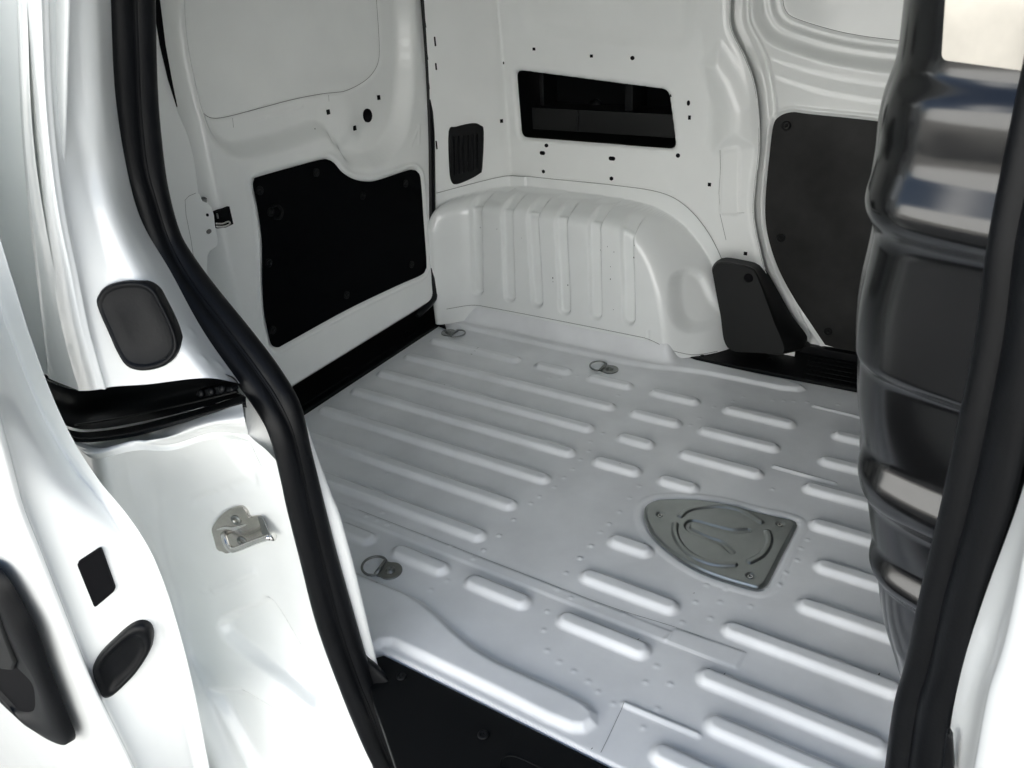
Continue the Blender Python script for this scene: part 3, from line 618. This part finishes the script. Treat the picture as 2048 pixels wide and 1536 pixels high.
# upper jamb, above the runner slot
N_ = 8
c0 = [(50, -60), (52, 0), (59, 180), (70, 330), (85, 440), (102, 540), (125, 660), (157, 782)]
c1 = [(77, -60), (79, 0), (86, 180), (99, 330), (115, 440), (135, 540), (158, 660), (190, 780)]
c2 = [(100, -60), (102, 0), (109, 180), (123, 330), (140, 440), (163, 540), (192, 660), (228, 773)]
c3 = [(138, -60), (140, 0), (149, 180), (165, 330), (187, 440), (216, 540), (255, 660), (300, 768)]
c4 = [(184, -60), (186, 0), (195, 180), (213, 330), (240, 440), (282, 540), (345, 660), (410, 756)]
c5 = [(228, -60), (230, 0), (239, 180), (259, 330), (288, 440), (340, 540), (410, 660), (486, 768)]
yt = np.array([.505, .50, .49, .48, .47, .465, .46, .46])
up, G1 = loft('door_jamb', [pcurve(c0, yt+.014), pcurve(c1, yt-.002), pcurve(c2, yt+.018), pcurve(c3, yt+.045), pcurve(c4, yt+.075), pcurve(c5, [.632, .63, .628, .622, .618, .612, .605, .60])], PAINT, VAN, 150, 18,
      lambda U, V_: .004*np.exp(-((U-.30)/.02)**2)-.010*np.exp(-((U-.66)/.13)**4-((V_-.22)/.17)**4)-.006*np.exp(-((U-.70)/.13)**2-((V_-.47)/.06)**2)+sum(.0018*np.exp(-((U-a_)/.014)**2-((V_-b_)/.008)**2) for a_, b_ in ((.66, .68), (.90, .88), (.86, .95), (.93, .96), (.62, .95)))
      , label='white sheet metal jamb behind the side door opening', par='raw')
# plate behind the seal closing jamb to opening edge (inside)
# lower jamb
d0 = [(120, 876), (150, 950), (216, 1050), (262, 1200), (290, 1350), (330, 1480), (380, 1620)]
d1 = [(191, 903), (219, 1025), (262, 1094), (307, 1216), (340, 1340), (372, 1440), (440, 1620)]
d2 = [(250, 890), (275, 1000), (312, 1094), (345, 1190), (378, 1310), (430, 1420), (520, 1620)]
d3 = [(320, 888), (335, 1000), (375, 1094), (425, 1200), (455, 1300), (500, 1400), (590, 1620)]
d4 = [(400, 872), (425, 1000), (470, 1094), (505, 1200), (540, 1300), (580, 1400), (670, 1620)]
d5 = [(460, 864), (500, 980), (530, 1080), (560, 1180), (600, 1290), (640, 1400), (720, 1620)]
d6 = [(497, 868), (575, 970), (603, 1085), (630, 1190), (665, 1300), (700, 1400), (775, 1620)]
lj, G2 = loft('door_jamb', [pcurve(d0, [.50]*7, 190), pcurve(d1, [.455, .452, .45, .45, .45, .45, .45], 190), pcurve(d2, [.490, .505, .525, .54, .53, .50, .475], 190), pcurve(d3, [.53, .55, .562, .57, .555, .525, .49], 190), pcurve(d4, [.565, .58, .585, .585, .575, .55, .52], 190),
      pcurve(d5, [.585, .595, .60, .60, .595, .575, .55], 190), pcurve(d6, [.602, .60, .60, .60, .595, .59, .585], 190)], PAINT, VAN, 190, 20,
      lambda U, V_: -.018*bump(sd_poly(U, V_, spline([(.50, .50), (.66, .46), (.76, .45), (.82, .56), (.86, .68), (.78, .72), (.62, .62)], 30, True)), .035)
                   -.018*bump(sd_poly(U, V_, [(.36, .68), (.48, .68), (.82, .88), (.82, 1.05), (.40, 1.05)]), .035)
                   +.0035*bump(sd_line(U, V_, [(.52, .40), (.72, .365)])-.006, .02)-.004*bump(sd_line(U, V_, [(.60, .17), (.86, .13)])-.01, .03)
                   -.008*bump(sd_poly(U, V_, [(.78, .02), (1.05, .02), (1.05, .10), (.86, .12)]), .05)
                   +sum(.0016*np.exp(-((U-a_)/.012)**2-((V_-b_)/.007)**2) for a_, b_ in ((.70, .15), (.76, .148), (.60, .05), (.66, .20), (.48, .40), (.55, .62), (.60, .90))),
      label='white sheet metal jamb below the door runner', par='raw')
# shelf between slot and lower jamb
sh0 = [(103, 862), (137, 876), (188, 878), (273, 866), (410, 828), (484, 808)]
sh1 = [(120, 876), (155, 890), (191, 903), (267, 886), (342, 886), (427, 862), (497, 868)]
loft('runner_shelf', [[ony(x, y, .56) for x, y in sh0], [ony(x*.5+x2*.5, y*.4+y2*.6, .525) for (x, y), (x2, y2) in zip(sh0, [sh1[0]]+sh1[2:])], row(sh1, [.50, .48, .455, .485, .53, .565, .602]), [p+np.array([0, -.0015, -.012]) for p in row(sh1, [.50, .48, .455, .485, .53, .565, .602])]], PAINT, VAN, 70, 10, lambda U, V_: .003*np.exp(-((U-.62)/.05)**2))
loft('door_jamb', [row([(472, 730), (486, 775), (490, 812), (496, 872), (520, 930)], [.601]*5), row([(520, 745), (548, 800), (570, 850), (592, 930), (604, 1000)], [.655]*5)], PAINT, VAN, 40, 6)
# runner slot: black channel with rail lips
SLOT = part('door_runner', VAN, label='black runner channel for the sliding door')
t0 = [(44, 734), (90, 757), (126, 772), (161, 779), (226, 769), (260, 769), (342, 759), (403, 750), (461, 759), (476, 772)]
t1 = [(20, 800), (95, 845), (150, 868), (200, 868), (273, 856), (345, 838), (410, 820), (455, 806), (486, 796), (492, 800)]
t2 = [(20, 812), (103, 864), (137, 879), (188, 881), (273, 869), (345, 849), (410, 831), (455, 820), (484, 812), (494, 812)]
def yb_(px): return float(np.interp(px, [0, 160, 250, 480], [.53, .535, .555, .60]))
loft('channel', [[ony(x, y-8, yb_(x)-.02) for x, y in t0], [ony(x, y*.6+y2*.4, yb_(x)+.02) for (x, y), (x2, y2) in zip(t0, t1)], [ony(x2, y*.12+y2*.88, yb_(x)+.01) for (x, y), (x2, y2) in zip(t0, t1)]], PLASTIC, SLOT, 90, 10)
loft('lower_rail', [[ony(x, y-6, yb_(x)-.005) for x, y in t1], [ony(x, y*.5+y2*.5, yb_(x)-.035) for (x, y), (x2, y2) in zip(t1, t2)], [ony(x, y+3, yb_(x)-.03) for x, y in t2]], PLASTIC2, SLOT, 90, 8)
tube('rail_lip', spline([ony(*p, q) for p, q in [((150, 850), .535), ((239, 836), .545), ((330, 817), .56), ((410, 799), .575), ((474, 783), .59)]], 50), .0016, PLASTIC2, SLOT, 8)
P = [ony(*p, .575) for p in [(390, 792), (394, 782), (440, 772), (462, 776), (466, 784), (400, 796)]]
prism('roller_bracket', P, (0, .012, 0), RUBBER, SLOT, bevel=.002)
for p in [(405, 786), (425, 782), (447, 777)]: lathe('roller', ony(*p, .573), (0, -1, .3), [(.006, 0), (.006, .004), (.003, .006)], RUBBER, SLOT, 12)
# outer quarter panel, above and below slot
loft('quarter_panel', [[(-3.2, .50, 1.3), (-3.2, .47, .9), (-3.2, .46, .62)], row([(-60, -60), (-40, 350), (-20, 705)], [.535, .50, .485]), row([(30, -60), (50, 350), (100, 758)], [.52, .492, .476]), row([(51, -60), (75, 350), (158, 781)], [.518, .48, .473])], PAINT, VAN, 50, 8, label='white outer body side behind the door opening')
loft('quarter_panel', [[(-3.2, .46, .5), (-3.2, .46, .2), (-3.2, .47, -.5)], row([(60, 845), (120, 1000), (200, 1400)], [.49, .49, .49]), row([(121, 877), (200, 1040), (335, 1480)], [.50, .50, .50])], PAINT, VAN, 40, 8, label='white outer body side below the door runner')
loft('quarter_panel', [[ony(x, y, .475) for x, y in [(20, 722), (44, 736), (90, 759), (126, 774), (160, 782)]], [ony(x, y-6, .56) for x, y in [(20, 722), (44, 736), (90, 759), (126, 774), (160, 782)]]], PAINT, VAN, 20, 6)
# plug
pc = [(202, 610), (206, 588), (222, 572), (255, 563), (290, 565), (312, 578), (325, 600), (345, 640), (357, 675), (357, 700), (340, 722), (315, 733), (285, 736), (260, 728), (243, 705), (225, 665)]
q3 = [surf_hit(G1, *p)[0] for p in ((207, 640), (350, 700), (272, 572))]; nn = np.cross(q3[1]-q3[0], q3[2]-q3[0]); nn /= np.linalg.norm(nn); nn = nn if nn@(EYE-q3[0]) > 0 else -nn; pg = spline([hit(x, y, q3[0], nn) for x, y in pc], 70, True)
pg = pg+nn*.004; c = pg.mean(0)
V = []; 
for s_, h in [(1.02, -.016), (1.03, .003), (.99, .0062), (.95, .0066), (.90, .0045), (.86, .0035), (.4, .0045), (.02, .005)]: V += list((pg-c)*s_+c+nn*h)
F = [(k*70+i, k*70+(i+1) % 70, (k+1)*70+(i+1) % 70, (k+1)*70+i) for k in range(7) for i in range(70)]+[tuple(range(490, 560))]
mesh_obj('rubber_plug', V, F, RUBBER, VAN, label='oval black rubber blanking plug on the upper jamb')
# striker
ST = part('door_striker', VAN, label='steel striker with bent pin screwed to the jamb')
sk_c, nn2 = surf_hit(G2, 475, 1060)
def K(x, y, d=0): return hit(380+x*.09766, 980+y*.09766, sk_c+nn2*(d+.004), nn2)
sk = spline([K(*p) for p in [(470, 800), (500, 700), (600, 560), (700, 460), (850, 370), (1030, 320), (1120, 340), (1190, 420), (1220, 500), (1260, 540), (1400, 510), (1520, 540), (1600, 760), (1640, 900), (1560, 960), (1300, 1040), (1100, 1150), (800, 1270), (700, 1240), (580, 1190), (520, 1000)]], 70, True)
prism('striker_plate', [p-nn2*.002 for p in sk], nn2*.006, STEEL, ST, bevel=.0012)
for x, y in ((950, 610), (1070, 1040)):
    lathe('screw', K(x, y, .003), nn2, [(.0095, -.002), (.0095, .0022), (.0085, .0034), (.0052, .0034), (.0046, .0008), (.002, .0008)], ZINC, ST, 18)
tube('striker_pin', spline([K(690, 900, 0), K(700, 960, .012), K(760, 1130, .02), K(860, 1220, .024), K(1000, 1190, .024), K(1300, 1070, .024), K(1640, 950, .024)], 40), .0052, BRIGHT, ST, 12)
tube('striker_pin', spline([K(480, 830, .001), K(700, 775, .004), K(900, 785, .004), K(1100, 720, .003), K(1230, 680, .001)], 24), [.0012+.0026*math.sin(math.pi*i/23) for i in range(24)], BRIGHT, ST, 8)
ax = K(1740, 960, .024)-K(1600, 985, .024)
lathe('pin_head', K(1620, 970, .024), ax, [(.0052, 0), (.0052, .002), (.0038, .003), (.0038, .006), (.0068, .0075), (.0072, .0095), (.006, .011)], BRIGHT, ST, 18)
prism('striker_arm', [K(1400, 520, .001), K(1500, 560, .012), K(1650, 900, .026), K(1500, 900, .012)], nn2*.0025, ZINC, ST, bevel=.0006)

# inner lip of the opening (between seal and floor) and near inner wall
i0 = [(x-12, y) for x, y in SRe]; i1 = [(x+add, y) for (x, y), add in zip(SRe, [0, 0, 0, 0, 2, 4, 4, 4, 4, 4, 6, 16, 26, 32, 34, 30, 22, 14, 10, 10])]
loft('opening_lip', [row(i0, [yin(y)+.008 for _, y in SRe]), row(i1, [yin(y)+.035 for _, y in SRe]), [ony(x, y, yin(y)+.035)+np.array([-.05, .01, 0]) for x, y in i1], [ony(x, y, yin(y)+.035)+np.array([-.25, .02, 0]) for x, y in i1]], PAINT, VAN, 120, 6)
loft('foot_trim', [[ony(x, y, .625) for x, y in [(716, 1290), (730, 1340), (760, 1440), (800, 1560)]], [ony(x, y, .645) for x, y in [(722, 1296), (768, 1350), (820, 1440), (870, 1560)]], [ony(x, y, .66) for x, y in [(724, 1298), (774, 1350), (840, 1440), (905, 1560)]]], RUBBER, VAN, 30, 8, label='black trim at the foot of the rear jamb')
NW = box('near_side_wall', (-1.62, .63, -.05), (-1.10, .67, 1.3), PAINT, VAN, .005, label='near body side inside, behind the seal')
# near step plate
NS = prism('step_plate', [(-.775, .685, -.001), (.4, .685, -.001), (.4, .56, -.006)]+[tuple(onz(x, y, -.004)) for x, y in [(860, 1700), (800, 1560), (770, 1470), (745, 1400), (735, 1340)]]+[(-.79, .668, -.001)], (0, 0, -.03), PLASTIC, VAN, bevel=.002, label='black plastic step plate below the open side door')
for p in [(803, 1353), (966, 1470)]: lathe('screw', onz(*p, -.001), (0, 0, 1), [(.009, 0), (.009, .0015), (.007, .003), (.004, .003), (.0035, .001), (.002, .003)], RUBBER, NS, 16)
tube('tread_rib', spline([onz(*p, -.002) for p in [(1000, 1545), (1003, 1520), (1016, 1512), (1040, 1516), (1090, 1540)]], 24), .0012, PLASTIC, NS, 6)
tube('tread_rib', spline([onz(*p, -.002) for p in [(955, 1536), (962, 1512), (990, 1503), (1035, 1515), (1110, 1550)]], 24), .0009, ZINC, NS, 6) if False else None
box('sill_body', (-.6, .50, -.5), (.5, .67, -.045), PAINT, VAN, .01)

# ------------------------------------------------------------------ the slid-back side door
SD = part('sliding_door', VAN, label='open side door slid back along the body')
Re = [(0, 613), (44, 736), (99, 859), (160, 955), (199, 1000), (260, 1094), (307, 1216), (349, 1366), (387, 1536), (425, 1700), (475, 1950)]
Le = [(-37, 700), (-4, 790), (30, 905), (58, 1010), (83, 1075), (122, 1174), (160, 1272), (206, 1384), (279, 1536), (350, 1700), (430, 1950)]
def dcurve(P, y0, dx, top, n=150):
    c = pcurve([(x+dx, y) for x, y in P], [y0]*len(P), n-30); t = np.array(top, float)
    return resample(np.vstack([t, c[::6]]), n)
tops = lambda x, y: [(x+.03, y+.06, 1.27), (x+.015, y+.035, 1.10), (x, y+.01, .93)]
CR = dcurve(Re, .405, 0, tops(-1.0, .405)); CL = dcurve(Le, .332, 0, tops(-.96, .332)); CG = dcurve(Le, .318, -14, tops(-.965, .318)); CH = dcurve(Le, .308, -40, tops(-.98, .308))
CI = CR+np.array([-.02, .008, 0]); CM = (CR+CL)/2+np.array([.004, 0, 0]); CB = CH+np.array([-.06, -.006, 0]); CC = CH+np.array([-.35, -.022, 0]); CD = CH+np.array([-1.1, -.022, 0])
sheet, G3 = loft('door_shell', [CI+np.array([-.7, .002, 0]), CI, CR, CM, CL, CG, CH, CB, CC, CD], PAINT, SD, 150, 12, par='raw')
q = [(155, 1130), (160, 1123), (192, 1098), (201, 1099), (229, 1170), (229, 1178), (222, 1186), (195, 1210), (187, 1210), (160, 1145)]
G3e = G3[:, 12:60]; s5, n5 = surf_hit(G3e, 195, 1155); qq = rounded([hit(*p, s5+n5*.002, n5) for p in [(154, 1125), (202, 1094), (232, 1178), (190, 1214)]], .006)
prism('latch_opening', [p+n5*.002 for p in qq], -n5*.004, DARK, SD)
s5, n5 = surf_hit(G3e, 245, 1315); bq = spline([hit(x, y, s5+n5*.002, n5) for x, y in [(188, 1335), (200, 1308), (235, 1272), (262, 1250), (283, 1243), (300, 1250), (307, 1268), (303, 1292), (280, 1330), (255, 1358), (228, 1382), (210, 1386), (198, 1366)]], 60, True); c = bq.mean(0)+n5*.002
V = []
for s_, h in [(1.0, -.006), (1.02, .006), (.96, .013), (.86, .015), (.74, .010), (.66, .004), (.4, .002), (.02, .002)]: V += list((bq-c)*s_+c+n5*(h*.8))
F = [(k*60+i, k*60+(i+1) % 60, (k+1)*60+(i+1) % 60, (k+1)*60+i) for k in range(7) for i in range(60)]+[tuple(range(420, 480))]
mesh_obj('rubber_bumper', V, F, RUBBER, SD)
# outer handle: bezel, scoop and grip
hb_o = spline([ony(x, y, .299) for x, y in [(-90, 1150), (-50, 1105), (0, 1117), (30, 1145), (62, 1200), (90, 1255), (115, 1330), (145, 1410), (163, 1460), (150, 1472), (110, 1456), (70, 1425), (30, 1390), (0, 1355), (-50, 1290), (-90, 1220)]], 80, True)
hb_i = spline([ony(x, y, .299) for x, y in [(-86, 1170), (-55, 1140), (-10, 1150), (10, 1200), (30, 1260), (60, 1310), (92, 1345), (98, 1380), (94, 1400), (80, 1410), (58, 1408), (40, 1390), (20, 1368), (0, 1340), (-40, 1285), (-80, 1220)]], 80, True)
nh = np.array([0, -1., 0]); hb_o[:, 1] -= .014; hb_i[:, 1] -= .014; V = list(hb_o+nh*-.004)+list((hb_o-hb_o.mean(0))*.985+hb_o.mean(0)+nh*.008)+list(hb_o*.5+hb_i*.5+nh*.012)+list(hb_i+nh*.009)+list(hb_i+nh*.001)+list((hb_i-hb_i.mean(0))*.8+hb_i.mean(0)+nh*.0008)
F = [(k*80+i, k*80+(i+1) % 80, (k+1)*80+(i+1) % 80, (k+1)*80+i) for k in range(5) for i in range(80)]+[tuple(range(400, 480))]
HND = mesh_obj('door_handle', V, F, RUBBER, SD)
prism('handle_recess_shade', list((hb_i-hb_i.mean(0))*.99+hb_i.mean(0)+nh*.0015), nh*.001, DARK, SD)  # flat dark disc, the deep recess's shade as colour
gp = [ony(x, y, .283) for x, y in [(-60, 1160), (-20, 1165), (10, 1210), (30, 1270), (46, 1315), (40, 1330), (20, 1328), (-20, 1290), (-60, 1240)]]
prism('handle_grip', gp, (0, -.014, 0), PLASTIC2, SD, bevel=.005, seg=3)

# ------------------------------------------------------------------ bulkhead (black gloss partition) and front pillar
XS = [(-.1, .07), (0, .05), (.058, .025), (.16, -.014), (.31, -.06), (.41, -.084), (.53, -.107), (.65, -.122), (.70, -.124), (.81, -.124), (.93, -.126), (1.03, -.137), (1.3, -.15)]
BD = [(1.3, 0), (1.012, 0), (1.003, .002), (.985, .014), (.975, .017), (.945, .018), (.932, .022), (.905, .040), (.895, .042), (.885, .038), (.872, .026), (.86, .022), (.724, .022), (.720, .016), (.71, .012), (.60, .012), (.592, .015), (.572, .030), (.562, .032), (.54, .030), (.527, .022), (.515, .018), (.445, .018), (.437, .022), (.420, .034), (.41, .035), (.395, .028), (.385, .022), (.25, .02), (0, .0)]
PL = spline([(.42, -.165, 0), (.28, -.135, 0), (.14, -.10, 0), (.06, -.075, 0), (.022, -.05, 0), (.006, -.02, 0), (0, .02, 0), (0, .10, 0), (0, .4, 0), (0, 1.4, 0)], 160)
nz_ = 520; zz = np.linspace(-.02, 1.27, nz_); G = np.zeros((nz_, 160, 3)); yc = interp(zz, [(-.1, 1.06), (0, 1.05), (.1, 1.0), (.3, .93), (.55, .87), (.8, .81), (1.0, .765), (1.3, .71)])
xs = interp(zz, XS)*yc/1.03+interp(zz, [(0, .02), (.1, .027), (.2, .038), (.3, .042), (.4, .046), (.45, .041), (.55, .037), (.64, .026), (.69, .023), (.74, .018), (.79, .015), (.84, .020), (.89, .020), (.93, .013), (.97, .012), (1.0, .021), (1.3, .022)]); xs = np.convolve(np.pad(xs, 12, 'edge'), np.ones(25)/25, 'valid'); yc = np.convolve(np.pad(yc, 20, 'edge'), np.ones(41)/41, 'valid'); bd = np.convolve(np.pad(interp(zz, BD), 2, 'edge'), np.ones(5)/5, 'valid')
Tn = np.gradient(PL, axis=0); Nn = np.stack([Tn[:, 1], -Tn[:, 0]], 1); Nn /= np.linalg.norm(Nn, axis=1)[:, None]; Nn *= np.sign(-Nn[:, 0]-Nn[:, 1]*.5+1e-9)[:, None]
fade = .25+.75*sm((-.02-PL[:, 1])/.05)
for i in range(nz_):
    G[i, :, 0] = xs[i]-.006-.012*zz[i]+PL[:, 0]+Nn[:, 0]*bd[i]*fade; G[i, :, 1] = np.minimum(yc[i]+PL[:, 1]+Nn[:, 1]*bd[i]*fade, 2.14); G[i, :, 2] = zz[i]
BH = np_mesh('bulkhead', G.reshape(-1, 3), grid_faces(nz_, 160), GLOSSBLK, VAN, label='glossy black pressed steel partition behind the cab')
BH.modifiers.new('thick', 'SOLIDIFY').thickness = .003
# pane let into the top of the partition, its pale reflection painted on
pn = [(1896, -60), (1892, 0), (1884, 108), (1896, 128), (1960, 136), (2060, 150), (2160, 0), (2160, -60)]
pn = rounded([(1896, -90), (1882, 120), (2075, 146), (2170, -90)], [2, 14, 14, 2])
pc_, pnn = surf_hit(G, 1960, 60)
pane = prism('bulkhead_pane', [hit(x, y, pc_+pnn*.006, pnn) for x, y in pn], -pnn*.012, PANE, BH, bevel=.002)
# front pillar seal and panel
SL2 = [(2130, 0), (2085, 200), (2042, 400), (2023, 500), (1997, 671), (1960, 825), (1915, 1018), (1871, 1202), (1840, 1336), (1816, 1421), (1797, 1540), (1785, 1620)]
SR2 = [(2230, 0), (2180, 200), (2130, 400), (2108, 500), (2088, 671), (2062, 825), (2018, 1018), (1958, 1202), (1926, 1336), (1899, 1421), (1880, 1540), (1865, 1620)]
fs, _ = loft('side_door_seal', [row(SL2, [.655]*12), row(SR2, [.615]*12)], RUBBER, VAN, 120, 44, lambda U, V_: .016*np.sqrt(np.clip(1-((U-.2)/.22)**2, 0, 1))+.008*np.sqrt(np.clip(1-((U-.7)/.3)**2, 0, 1)), label='black rubber seal on the front pillar of the side opening')
fs.modifiers.new('thick', 'SOLIDIFY').thickness = .006
b0 = [(x-4, y) for x, y in SR2]; b1 = [(2140, 330), (2130, 500), (2110, 700), (2080, 850), (2035, 1011), (1973, 1182), (1929, 1319), (1903, 1440), (1895, 1540), (1885, 1620)]
b2 = [(2200, 330), (2180, 500), (2150, 700), (2110, 850), (2060, 1011), (1985, 1284), (1950, 1400), (1925, 1536), (1910, 1620)]
b3 = [(2400, 330), (2350, 500), (2280, 700), (2220, 850), (2150, 1011), (2090, 1284), (2050, 1400), (2020, 1536), (2000, 1620)]
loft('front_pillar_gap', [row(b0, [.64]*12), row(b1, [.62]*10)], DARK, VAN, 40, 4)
loft('front_pillar', [row(b1, [.60]*10), row(b2, [.565]*9), row([(x*.7+x2*.3, y*.7+y2*.3) for (x, y), (x2, y2) in zip(b2, b3)], [.52]*9), row(b3, [.46]*9), [ony(x, y, .42)+np.array([.2, 0, 0]) for x, y in b3]], PAINT, VAN, 70, 12, label='white front pillar of the side door opening')
prism('pillar_clip', [ony(x, y, .57) for x, y in [(1892, 1472), (1898, 1468), (1904, 1480), (1908, 1545), (1884, 1545)]], (0, .01, 0), RUBBER, VAN, bevel=.002)

# ------------------------------------------------------------------ rest of the shell that keeps daylight out (roof, sides, ends)
box('roof', (-1.86, .62, 1.262), (1.6, 2.3, 1.30), PAINT, VAN, .01, label='white roof over the cargo bay')
box('body_side', (-1.86, 2.29, -.45), (2.6, 2.33, 1.30), PAINT, VAN, .01, label='far outer side of the van body')
box('rear_body', (-1.84, .50, -.45), (-1.80, 2.3, 1.30), PAINT, VAN, .01, label='rear end of the van body')
box('rear_body', (-1.80, .66, -.05), (-1.60, 1.0, 1.26), PAINT, VAN, .01)
box('cab_side', (.36, .46, -.45), (2.6, .50, 1.0), PAINT, VAN, .01, label='front door and cab side of the van')
box('roof_rail', (-3.0, .545, 1.18), (1.6, .65, 1.30), PAINT, VAN, .02, label='white roof edge above the side opening')
box('underbody', (-3.2, .665, -.38), (2.6, 2.25, -.06), DARK, VAN, .01)
